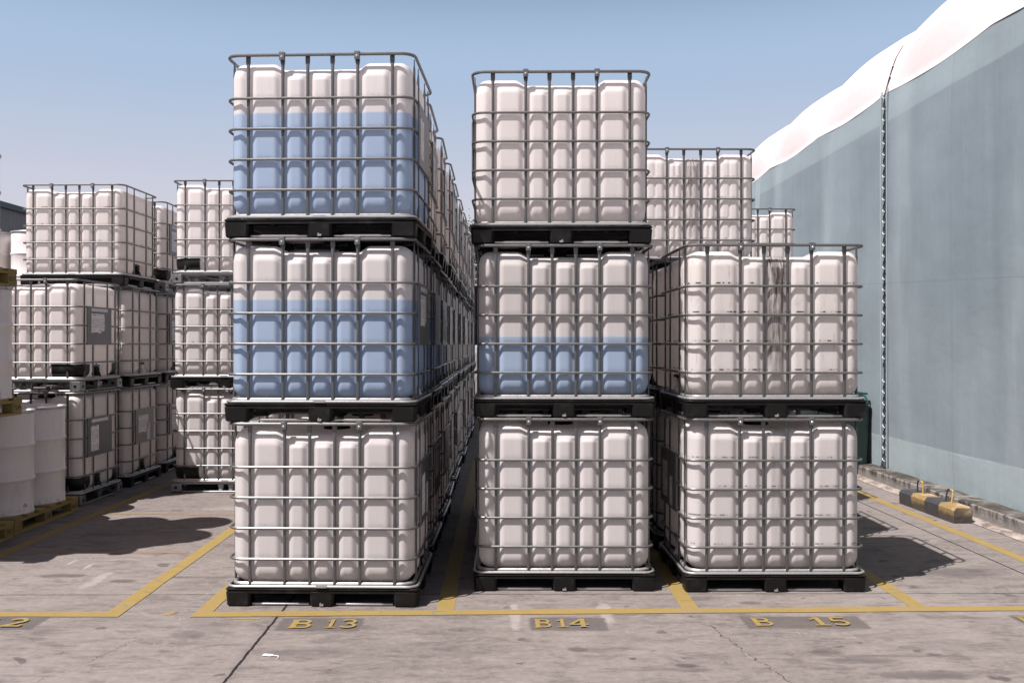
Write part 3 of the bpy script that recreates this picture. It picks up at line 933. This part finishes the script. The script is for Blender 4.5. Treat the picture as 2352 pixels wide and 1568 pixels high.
def warehouse():
    t = tag(empty('tarpaulin_warehouse', (WX, 8, 0)), 'long warehouse of blue-grey tarpaulin walls under a bulging white roof', 'warehouse')
    y0, y1, ny, nz = -3, 36, 620, 46
    def eave(y): return 4.655 - .05 * math.sin(PI * rib_t(y))
    b = MB(); vs = []
    for i in range(ny + 1):
        y = y0 + (y1 - y0) * i / ny; u = rib_t(y); bow = math.sin(PI * u)
        for k in range(nz + 1):
            s = k / nz; z = .135 + (eave(y) - .135) * s
            x = -.055 * (bow ** .7) * math.sin(PI * min(1, s * 1.02)) ** .5 * (.6 + .4 * s) if bow > 0 else 0
            tf = min(1, (1 - s) * 9)
            x += .010 * tf * mnoise.noise(Vector((y * 1.1, z * .7, 3)))
            x += .026 * tf * mnoise.noise(Vector((y * .9 + z * .5, z * .9, 8))) * (1 - abs(2 * s - 1) ** 3)
            x += -.010 * math.exp(-((z - .51) / .02) ** 2) * (1 if z < .51 else .4)
            vs.append((x, y - 8, z))
    fs = [(i * (nz + 1) + k, i * (nz + 1) + k + 1, (i + 1) * (nz + 1) + k + 1, (i + 1) * (nz + 1) + k) for i in range(ny) for k in range(nz)]
    b.add(vs, fs, 0, True)
    w = obj('wall_sheet', b.mesh('wall_sheet', tarpaulin_material(), 180), t)
    w.location = (0, 0, 0)
    # roof: arched section, blown up between the ribs
    sec = [(-.004, 4.652), (.035, 4.80), (.08, 4.95), (.13, 5.08), (.20, 5.20), (.33, 5.33), (.55, 5.47), (.9, 5.63), (1.5, 5.83), (2.6, 6.1), (4.2, 6.4), (6.2, 6.62), (8.5, 6.7), (11, 6.6), (14, 6.1), (16.5, 5.3), (17.6, 4.655)]
    fine = []
    for a, c in zip(sec, sec[1:]):
        for k in range(4): fine.append((a[0] + (c[0] - a[0]) * k / 4, a[1] + (c[1] - a[1]) * k / 4))
    fine.append(sec[-1]); m = len(fine)
    b = MB(); vs = []
    for i in range(ny + 1):
        y = y0 + (y1 - y0) * i / ny; bow = max(0, math.sin(PI * rib_t(y))) ** .62
        for k, (dx, z) in enumerate(fine):
            p, q = fine[max(k - 1, 0)], fine[min(k + 1, m - 1)]
            tx, tz = q[0] - p[0], q[1] - p[1]; L = math.hypot(tx, tz); nx, nz_ = -tz / L, tx / L
            ramp = min(1, max(0, k - 1) / 10); amp = .10 * bow * ramp
            wob = .008 * mnoise.noise(Vector((y * 1.3, dx * 1.2, z)))
            zz = z - .05 * math.sin(PI * rib_t(y)) * max(0, 1 - k / 6)
            vs.append((dx + nx * (amp + wob), y - 8, zz + nz_ * (amp + wob)))
    fs = [(i * m + k, i * m + k + 1, (i + 1) * m + k + 1, (i + 1) * m + k) for i in range(ny) for k in range(m - 1)]
    b.add(vs, fs, 0, True)
    obj('roof_sheet', b.mesh('roof_sheet', white_tarp(), 180), t)
    # plain far and near ends and back wall close the hall
    b = MB()
    for yy in (y0 - 8, y1 - 8):
        pts = [(0, yy, .1)] + [(dx, yy, z) for dx, z in fine] + [(17.6, yy, .1)]
        b.add(pts, [tuple(range(len(pts)))], 0, False)
    b.add([(17.6, y0 - 8, .1), (17.6, y1 - 8, .1), (17.6, y1 - 8, 4.655), (17.6, y0 - 8, 4.655)], [(0, 1, 2, 3)], 0, False)
    obj('end_wall', b.mesh('end_wall', tarpaulin_material()), t)
    # lacing: a dark gap, a hem tube each side, and the cord
    GY_ = 11.27 - 8
    gap = simple('dark_gap', (.02, .024, .026), .8)
    hem = simple('tarpaulin_hem', (.22, .27, .29), .55, scale=3)
    cordm = simple('pale_cord', (.45, .47, .47), .7)
    corddk = simple('dark_cord', (.035, .04, .042), .7)
    path = [(-.03, GY_, .14 + (4.62 - .14) * k / 60) for k in range(61)] + [(dx - .015, GY_, z) for dx, z in fine[1:30]]
    wob = lambda z: .006 * mnoise.noise(Vector((0, 0, z * 1.7)))
    b = MB(); b.tube([(x, y + wob(z), z) for x, y, z in path], [.012 if p[2] < 4.6 else .009 for p in path], 6, sx=.7, sy=.7); obj('gap_strip', b.mesh('gap_strip', gap), t)
    for off, r in ((.13, .014), (-.045, .010)):
        b = MB(); b.tube([(x + .012, y + off + wob(z * .7 + off), z) for x, y, z in path[:62]], r, 8); obj('hem_tube', b.mesh('hem_tube', hem), t)
    b = MB(); c = MB(); acc = 0; nxt = .10
    for a, d in zip(path, path[1:]):
        A, D = Vector(a), Vector(d); L = (D - A).length
        while acc + L > nxt:
            p = A.lerp(D, (nxt - acc) / L)
            j = random.uniform(-.008, .008)
            out = Vector((-.02, 0, .004)) if p.z > 4.7 else Vector((-.022, 0, 0))
            if random.random() < .93:
                b.tube([p + out * .4 + Vector((0, .034, .018 + j)), p + out, p + out * .4 + Vector((0, -.034, -.016 + j))], .0048, 6)
                c.tube([p + Vector((-.008, -.035, -.02)), p + Vector((-.012, 0, -.07)), p + Vector((-.008, .02, -.112))], .005, 5)
            nxt += .136
        acc += L
    obj('lacing_cord', b.mesh('lacing_cord', cordm), t)
    obj('under_cord', c.mesh('under_cord', corddk), t)
    # frayed sheet tails at the foot of the lacing
    b = MB()
    for k in range(7):
        yy = GY_ + random.uniform(-.05, .07)
        b.tube([(-.03, yy, .26), (-.045, yy + random.uniform(-.03, .03), .2), (-.06, yy + random.uniform(-.05, .05), .142)], [.004, .007, .004], 5)
    obj('cord_tail', b.mesh('cord_tail', corddk), t)
warehouse()

# ------------------------------------------------------------------ containers
S = math.sin
# row at bay 13: three high, ten deep
ordn = ['front', 'second', 'third', 'fourth', 'fifth', 'sixth', 'seventh', 'eighth', 'ninth', 'tenth', 'eleventh', 'twelfth']
tn = ['bottom', 'middle', 'top']
rnd = random.Random(3)
for i in range(12):
    for k in range(3):
        if i == 0:
            lab = ['white empty container at the foot of the front stack behind B 13', 'container two-thirds full of blue liquid, middle of the stack behind B 13',
                   'container with blue liquid on top of the stack behind B 13'][k]
            liq = [0, .758, .775][k]; rz = [-.022, -.030, -.040][k]; dx = [0, -.008, -.004][k]
        else:
            lab = '%s container of the %s stack from the front in the B 13 row' % (tn[k], ordn[i])
            liq = .74 if (k == 1 and i in (1, 2)) else 0; rz = rnd.uniform(-.02, .012); dx = rnd.uniform(-.02, .02)
        container(-1.095, 5.80 + 1.165 * i, k, lab, '13', rz=rz, liquid=liq, dx=dx, scuff=.15,
                  pallet='plastic', papers=[(1, 2), (0, 3), (1,)][(i + k) % 3], valve='w' if (i + k) % 3 else 'k')
# bay 14; stacks behind the front one are unseen, added for shading
for i in range(3):
    for k in range(3):
        lab = (['white container at the foot of the stack behind B14', 'container under half full of blue liquid, middle of the stack behind B14', 'white container on top of the stack behind B14'][k]
               if i == 0 else '%s container of the %s stack at bay 14, unseen and added for shade' % (tn[k], ordn[i]))
        container(.425, 6.165 + 1.165 * i, k, lab, '14', rz=[-.006, -.010, -.014][k], liquid=.53 if (i == 0 and k == 1) else 0, face=1, dx=[.004, .004, -.012][k], scuff=.1 if i else 0,
                  pallet='plastic', papers=(1, 2), valve='w')
# bay 15
container(1.812, 6.14, 0, 'lightly soiled container at the foot of the stack behind B 15', '15', rz=.004, dirt=.26, scuff=.8, face=1, pallet='plastic', papers=(1, 2), valve='w')
container(1.815, 6.14, 1, 'container with a black streak down its middle, on top behind B 15', '15', rz=.006, dirt=1.0, scuff=1, face=1, plate=False, valve='w')
for k in (0, 1):
    container(1.83, 7.36, k, '%s container hidden behind the streaked one at bay 15' % tn[k], '15', face=1, dirt=.3, scuff=.5, plate=True, papers=(1,), valve='k')
for k in (0, 1, 2):
    container(1.775, 8.62, k, ['bottom ribbed container under the stained one at bay 15', 'middle ribbed container under the stained one at bay 15', 'ribbed container with brown stain on top, between B14 stack and warehouse'][k],
              '15', face=1, rz=.004, dirt=.62, scuff=.4, bottle=BOT_B, plate=False, valve='k')
# bay 16, far
for k in range(3):
    container(3.36, 12.45, k, ['bottom container far back against the warehouse', 'middle container far back against the warehouse', 'small-looking white container on top, far back against the warehouse'][k], '16', face=1, plate=False, valve='w')
# row beside the drums (valve sides look to +x)
AX = -4.79
container(AX, 9.40, 0, 'container on the ground just behind the white drums', 'A', pallet='steel', guards=True, papers=(1, 3), valve='k', scuff=.3, rz=-.02)
container(AX, 9.46, 1, 'container with blue valve handle above the white drums', 'A', pallet='steel', guards=True, papers=(0, 3), valve='k', handle='b', scuff=.1, rz=-.02, dx=-.03)
container(AX, 10.62, 0, 'container on the ground, second from the drums', 'A', pallet='plastic', papers=(0, 2), valve='k', scuff=.2)
container(AX, 10.62, 1, 'middle container without plate, second from the drums', 'A', pallet='plastic', plate=False, valve='w', scuff=.3)
container(AX, 10.55, 2, 'topmost container at the left, its grille against the sky', 'A', pallet='plastic', plate=False, valve='k', scuff=1.0, rz=-.030, dx=-.022)
for k in range(3):
    container(AX, 11.82, k, '%s container, third from the drums' % tn[k], 'A', pallet=('plastic', 'plastic', 'steel')[k], guards=(k == 2), papers=(1, 3), valve='k', scuff=.3, dx=-.03)
# stack closing bay 12
container(-3.02, 10.28, 0, 'shadow-striped container at the foot of the stack in the gap left of B 13', '12', pallet='steel', guards=True, papers=(1,), scuff=0, rz=.0, valve='k')
container(-3.03, 10.28, 1, 'container with scuffed ledges in the middle of the stack left of B 13', '12', pallet='plastic', plate=False, valve='k', scuff=1.0)
container(-3.01, 10.28, 2, 'container with one black corner guard on top of the stack left of B 13', '12', pallet='steel', guards=True, papers=(1,), valve='k')

# ------------------------------------------------------------------ drums on timber pallets
def drum_proto():
    t = empty('white_drum')
    b = MB(); r = .284
    prof = [(.0, .006), (r - .02, .006), (r - .012, .0), (r + .004, .0), (r + .006, .008), (r, .016)]
    def swage(z): return [(r, z - .022), (r + .004, z - .014), (r + .010, z - .004), (r + .010, z + .004), (r + .004, z + .014), (r, z + .022)]
    prof += [(r, .15)] + swage(.30) + [(r, .45)] + swage(.60) + [(r, .75), (r, .870), (r - .004, .88)]
    b.lathe(prof, seg=56, cap=False)
    child('body', b.mesh('drum_body', DRUM, 50), t)
    b = MB()
    b.lathe([(0.0, .880), (r - .03, .880), (r - .022, .878), (r - .016, .893), (r - .004, .898)], seg=56, cap=False)
    b.lathe([(.045, .879), (.045, .888), (.038, .892), (.0, .892)], (.17, -.06, 0), 20, 0, cap=False)
    b.lathe([(.03, .879), (.03, .888), (.024, .891), (.0, .891)], (-.17, .08, 0), 20, 0, cap=False)
    child('lid', b.mesh('drum_lid', DRUM, 50), t)
    b = MB(); b.tube([(math.cos(a) * (r + .002), math.sin(a) * (r + .002), .893) for a in [2 * PI * k / 48 for k in range(48)]], .0105, 8, True, sy=1.25)
    b.box((.05, -(r + .012), .893), (.035, .006, .009)); b.tube([(.0, -(r + .014), .893), (.10, -(r + .014), .893)], .004, 6)
    child('clamp_ring', b.mesh('clamp_ring', GALVB, 60), t)
    b = MB()
    for k, w in ((0, .016), (1, .028), (2, .024)):
        a = R(-38); z = .085 - k * .012
        p = Vector((math.cos(a), math.sin(a), 0)) * (r + .0008); q = Vector((-math.sin(a), math.cos(a), 0))
        b.add([p - q * w + Vector((0, 0, z)), p + q * w + Vector((0, 0, z)), p + q * w + Vector((0, 0, z + .006)), p - q * w + Vector((0, 0, z + .006))], [(0, 1, 2, 3)], 0, False)
    child('stencil_mark', b.mesh('stencil_mark', simple('grey_ink', (.20, .18, .17), .8)), t)
    return t

def text_mesh(s, size, mat):
    cu = bpy.data.curves.new('stencil', 'FONT'); cu.body = s; cu.size = size; cu.align_x = 'CENTER'; cu.align_y = 'CENTER'; cu.offset = size * .018; cu.space_character = 1.12
    o = bpy.data.objects.new('tmp', cu); C.objects.link(o)
    bpy.context.view_layer.update()
    m = bpy.data.meshes.new_from_object(o.evaluated_get(bpy.context.evaluated_depsgraph_get()))
    bpy.data.objects.remove(o); m.materials.clear(); m.materials.append(mat)
    return m

def pallet_proto():
    t = empty('timber_pallet')
    rnd = random.Random(5)
    def boards(name, centres, half, z, hz, along):
        for c in centres:
            b = MB(); j = rnd.uniform(-.004, .004)
            if along == 'x': b.box((j, c, z), (.6, half, hz), ch=.003)
            else: b.box((c, j, z), (half, .6, hz), ch=.003)
            child(name, b.mesh(name, WOOD), t)
    boards('deck_board', [-.53, -.32, -.107, .107, .32, .53], .066, .133, .0105, 'x')
    boards('stringer_board', [-.55, 0, .55], .05, .1115, .0105, 'y')
    boards('bottom_board', [-.55, 0, .55], .05, .011, .0105, 'y')
    for x in (-.55, 0, .55):
        for y in (-.53, 0, .53):
            b = MB(); b.box((x, y, .0615), (.049, .066, .0385), ch=.003); child('block', b.mesh('block', WOOD), t)
    return t
PD, PP = drum_proto(), pallet_proto()
first = {'d': True, 'p': True}
def drum(x, y, z, label, rz=0):
    o = PD if first['d'] else copy_tree(PD); first['d'] = False
    o.location = (x, y, z); o.rotation_euler = (0, 0, rz); return tag(o, label, 'drum', 'white steel drums on timber pallets')
def timber_pallet(x, y, z, label, texts=()):
    o = PP if first['p'] else copy_tree(PP, keep=lambda c: not c.name.startswith('stencil')); first['p'] = False
    o.location = (x, y, z); tag(o, label, 'pallet', 'timber pallets under the drums')
    for s, yy, size in texts:
        m = text_mesh(s, size, INK)
        q = child('stencil_number', m, o); q.location = (.6005, yy, .060); q.rotation_euler = (R(90), 0, R(90))
    return o
def pos4(cx, cy): return [(cx + .30, cy - .30), (cx + .30, cy + .30), (cx - .30, cy - .30), (cx - .30, cy + .30)]
w4 = ['near right', 'far right', 'near left', 'far left']
timber_pallet(-4.73, 8.57, 0, 'yellow timber pallet marked 16 on the ground under the drums', [('16', 0, .07), ('0015', .53, .05)])
for (x, y), nm, in zip(pos4(-4.73, 8.57), w4):
    drum(x, y, .1445, {'near right': 'white drum on the pallet marked 16, nearer of the two showing', 'far right': 'white drum on the pallet marked 16, beside the container frame',
                       'near left': 'white drum on the pallet marked 16, behind the nearer one', 'far left': 'white drum on the pallet marked 16, inner far corner'}[nm], rz=-1.1 if 'far' in nm else .4)
timber_pallet(-4.70, 7.30, 0, 'yellow timber pallet on the ground at the left frame edge, marked 792', [('792', .52, .058)])
for (x, y), nm in zip(pos4(-4.70, 7.30), w4): drum(x, y, .1445, 'white drum on the ground pallet marked 792, %s corner' % nm)
timber_pallet(-4.57, 7.18, 1.0475, 'yellow timber pallet marked 7249 on top of the lower drums', [('7249', .525, .052)])
for (x, y), nm in zip([(-4.245, 6.93), (-4.245, 7.53), (-4.86, 6.93), (-4.86, 7.53)], w4): drum(x, y, 1.192, 'white drum on the raised pallet marked 7249, %s corner' % nm, rz=1.4)
timber_pallet(-4.55, 7.06, 2.095, 'yellow timber pallet marked 0271, the upper one in the drum stack', [('0271', .525, .052)])
for (x, y), nm in zip([(-4.258, 6.77), (-4.258, 7.37), (-4.84, 6.77), (-4.84, 7.37)], w4): drum(x, y, 2.2395, 'white drum on the uppermost pallet marked 0271, %s corner' % nm, rz=.5)
# bridging pallet, its ground support and drums: added unseen to shade the nearest containers
timber_pallet(-5.99, 8.57, 0, 'unseen timber pallet added on the ground, left of the pallet marked 16')
for (x, y), nm in zip(pos4(-5.99, 8.57), w4): drum(x, y, .1445, 'unseen white drum added on the ground, left of the pallet marked 16, %s corner' % nm)
timber_pallet(-5.36, 8.57, 1.0475, 'unseen timber pallet added to bridge the two lower drum groups')
for (x, y), nm in zip(pos4(-5.36, 8.57), w4): drum(x, y, 1.192, 'unseen white drum added for shade on the bridging pallet, %s corner' % nm)
for k in range(3):
    z = 1.0475 * k
    timber_pallet(-6.65, 12.9, z, ['bottom', 'middle', 'top'][k] + ' timber pallet of the far drum stack behind the containers')
    for q, x in enumerate((-6.34, -6.96)):
        drum(x, 12.75, z + .1445, ('white drum against the grey building, top of the far stack' if (k == 2 and q == 0) else
             '%s %s drum of the far stack behind the containers' % (['bottom', 'middle', 'top'][k], ['right', 'left'][q])), rz=.3)

# ------------------------------------------------------------------ wheel stop
def wheel_stop():
    t = tag(empty('wheel_stop', (4.20, 9.06, 0), R(1.5)), 'black and yellow striped concrete block with two lifting hoops beside the kerb', 'wheel stop')
    M = Mat('striped_paint', rough=.7, spec=.3)
    x, y, z = M.xyz()
    f = ((y + .55) / .275).op('FLOOR'); odd = (f / 2).op('FRACT').step(.2, .3)     # 0: near = yellow
    yel = M.mix(M.noise(8, 5, .7), (.19, .125, .050), (.27, .19, .085))
    blk = M.mix(M.noise(8, 5, .7), (.022, .022, .028), (.06, .06, .068))
    c = M.mix(odd, yel, blk)
    pale = M.noise(7, 4, .6, (1, 1, .5)).step(.55, .68) * z.step(.05, .11) * (1 - odd) * .4
    c = M.mix(pale, c, (.50, .42, .32))
    grime = ((z + (M.noise(11, 5, .65) - .5) * .07).step(.105, .05)) * .9
    c = M.mix(grime, c, (.045, .038, .036))
    M.base(c); M.bump(M.noise(20, 5, .7), .5, .02)
    # chamfered bar with chipped edges
    sec = [(-.09, 0), (-.092, .118), (-.068, .150), (.068, .150), (.092, .118), (.09, 0)]
    b = MB(); n = 44; vs = []
    for i in range(n + 1):
        yy = -.55 + 1.10 * i / n
        e = 1 if 0 < i < n else .94
        for k, (px, pz) in enumerate(sec):
            j = mnoise.noise(Vector((k * 2.7, yy * 9, 1))) * .006
            j2 = mnoise.noise(Vector((k * 5.7, yy * 30, 4))) * .003
            vs.append((px * e + j, yy, max(0.001 if pz == 0 else 0, pz * e + j + j2)))
    m = len(sec)
    fs = [(i * m + k, (i + 1) * m + k, (i + 1) * m + k + 1, i * m + k + 1) for i in range(n) for k in range(m - 1)]
    fs.append(tuple(range(m - 1, -1, -1))); fs.append(tuple(n * m + k for k in range(m)))
    b.add(vs, [f[::-1] for f in fs], 0, False)
    obj('block', b.mesh('stop_block', M.m, 25), t)
    kb = simple('black_hoop_paint', (.02, .02, .02), .6); ky = simple('yellow_hoop_paint', (.36, .24, .07), .6)
    for cy, lean in ((-.275, .022), (.275, 0)):
        h = .135; w = .055
        P = []
        P += [(lean * 0, w, .13), (lean * .8, w, .13 + h - .03)]
        for k in range(5):
            a = R(18 * (k + 1)); P.append((lean, w - .03 * (1 - math.cos(a)), .13 + h - .03 + .03 * math.sin(a)))
        Q = [(p[0], -p[1], p[2]) for p in P][::-1]
        b = MB()
        far = [(x_, y_ * 1.0 + cy, z_) for x_, y_, z_ in P]; near = [(x_, y_ + cy, z_) for x_, y_, z_ in Q]
        b.tube(far + [(lean, cy, .13 + h)], .0075, 8, mi=0); b.tube([(lean, cy, .13 + h)] + near, .0078, 8, mi=1)
        obj('lifting_hoop', b.mesh('lifting_hoop', [kb, ky]), t)
wheel_stop()

# ------------------------------------------------------------------ dark green bin against the warehouse
def bin_():
    t = tag(empty('green_bin', (4.25, 11.9, 0)), 'dark green ribbed bin standing between the containers and the tarpaulin wall', 'bin')
    g = simple('dark_green_plastic', (.006, .018, .016), .5); g2 = simple('green_plastic', (.05, .17, .14), .45)
    b = MB(); b.box((0, 0, .44), (.36, .28, .43), 0, ch=.05, bottom_taper=.9); obj('tub', b.mesh('tub', g), t)
    b = MB(); b.box((0, 0, .945), (.35, .27, .065), 0, ch=.045, taper=.93); obj('hood', b.mesh('hood', g2), t)
    b = MB()
    for x in (-.24, -.12, 0, .12, .24): b.box((x, -.277, .94), (.008, .006, .06), 0)
    b.tube(rrect(.355, .275, .05, .885), .012, 8, True); b.tube(rrect(.335, .255, .05, 1.012), .010, 8, True)
    obj('rib_frame', b.mesh('rib_frame', g), t)
    for x in (-.26, .26):
        b = MB(); b.lathe([(.02, -.02), (.06, -.02), (.06, .02), (.02, .02)], (x, .2, .062), 20, 0, axis='x'); obj('wheel', b.mesh('wheel', BLACK), t)
bin_()

# ------------------------------------------------------------------ tag dropped on the concrete
def litter_tag():
    px, py = -1.215, 4.90
    t = tag(empty('seal_tag', (px, py, .004), R(-12)), 'small white plastic seal tag with a curled strap lying on the concrete', 'tag')
    t.scale = (.75, .75, .75)
    w = simple('white_tag_plastic', (.74, .72, .72), .5, .04)
    b = MB(); b.box((0, 0, .002), (.034, .020, .0015), 0, ch=.004); b.box((.037, -.004, .002), (.008, .009, .0014), 0, ch=.003)
    obj('tab', b.mesh('tab', w), t)
    b = MB(); b.tube([(.044, -.006, .003), (.060, -.014, .006), (.078, -.020, .010), (.092, -.026, .008), (.098, -.040, .004), (.094, -.055, .003)], .0022, 6)
    obj('strap', b.mesh('strap', w), t)
litter_tag()

# ------------------------------------------------------------------ far things: building, lamp, tree
def building():
    t = tag(empty('grey_building', (-17, 34, 0)), 'plain grey metal-clad building with a dark teal roof edge at the far left', 'building')
    M = Mat('grey_cladding', rough=.6)
    x, y, z = M.xyz()
    rib = (y * 4).op('FRACT')
    M.base(M.mix(M.noise(1.2, 4), (.115, .12, .13), (.15, .155, .165)))
    M.bump(rib.step(.0, .1) * rib.step(.5, .4), .5, .03)
    b = MB(); b.box((-5, 6, 3.0), (6, 26, 3.0)); obj('wall', b.mesh('wall', M.m), t)
    teal = simple('teal_roof_sheet', (.012, .055, .065), .5)
    b = MB(); b.box((-5, 6, 6.09), (6.15, 26.15, .09)); b.box((-5, 6, 6.4), (5.9, 25.9, .22), taper=.6)
    obj('roof', b.mesh('roof', teal), t)
    sh = simple('grey_door_paint', (.09, .10, .11), .5)
    b = MB(); b.box((1.02, 2, 1.6), (.03, 2, 1.6)); obj('door', b.mesh('door', sh), t)
    b = MB(); b.box((1.02, -9, 1.6), (.03, 2, 1.6)); obj('door', b.mesh('door', sh), t)
building()
def tree():
    t = tag(empty('leafy_tree', (-1.35, 42, 0)), 'distant leafy tree showing in the gap between the B 13 and B14 rows', 'tree')
    rn = random.Random(11)
    M = Mat('foliage', rough=.6, spec=.3)
    n = M.noise(.9, 3); f = M.noise(6, 2)
    M.base(M.mix(n * .5 + f * .5, (.030, .045, .014), (.14, .15, .060)))
    bark = simple('bark', (.10, .08, .06), .9)
    b = MB(); b.tube([(0, 0, 0), (.05, 0, 1.5), (-.05, .05, 3.0), (.1, 0, 4.6)], [.2, .16, .12, .05], 10)
    cl = []
    for k in range(11):
        a = k * 2.4; rr = rn.uniform(.7, 2.0); z = rn.uniform(4.0, 6.4); e = Vector((math.cos(a) * rr, math.sin(a) * rr, z)); cl.append(e)
        b.tube([(0, 0, 2.4 + .15 * k), (e.x * .5, e.y * .5, (2.6 + z) / 2 + .2), tuple(e)], [.06, .04, .015], 6)
    obj('trunk', b.mesh('trunk', bark), t)
    b = MB()
    cl += [Vector((.1, 0, 6.6)), Vector((-.5, .3, 6.2)), Vector((.6, -.2, 6.3))]
    for c in cl:
        for _ in range(420):
            d = Vector((rn.gauss(0, .42), rn.gauss(0, .42), rn.gauss(0, .34))); p = c + d
            s = rn.uniform(.05, .10); u = Vector((rn.gauss(0, 1), rn.gauss(0, 1), rn.gauss(0, .7))).normalized(); v = u.cross(Vector((rn.gauss(0, 1), rn.gauss(0, 1), rn.gauss(0, 1)))).normalized()
            b.add([p - u * s, p + v * s * .5, p + u * s, p - v * s * .5], [(0, 1, 2, 3)], 0, False)
    obj('crown', b.mesh('crown', M.m), t)
tree()
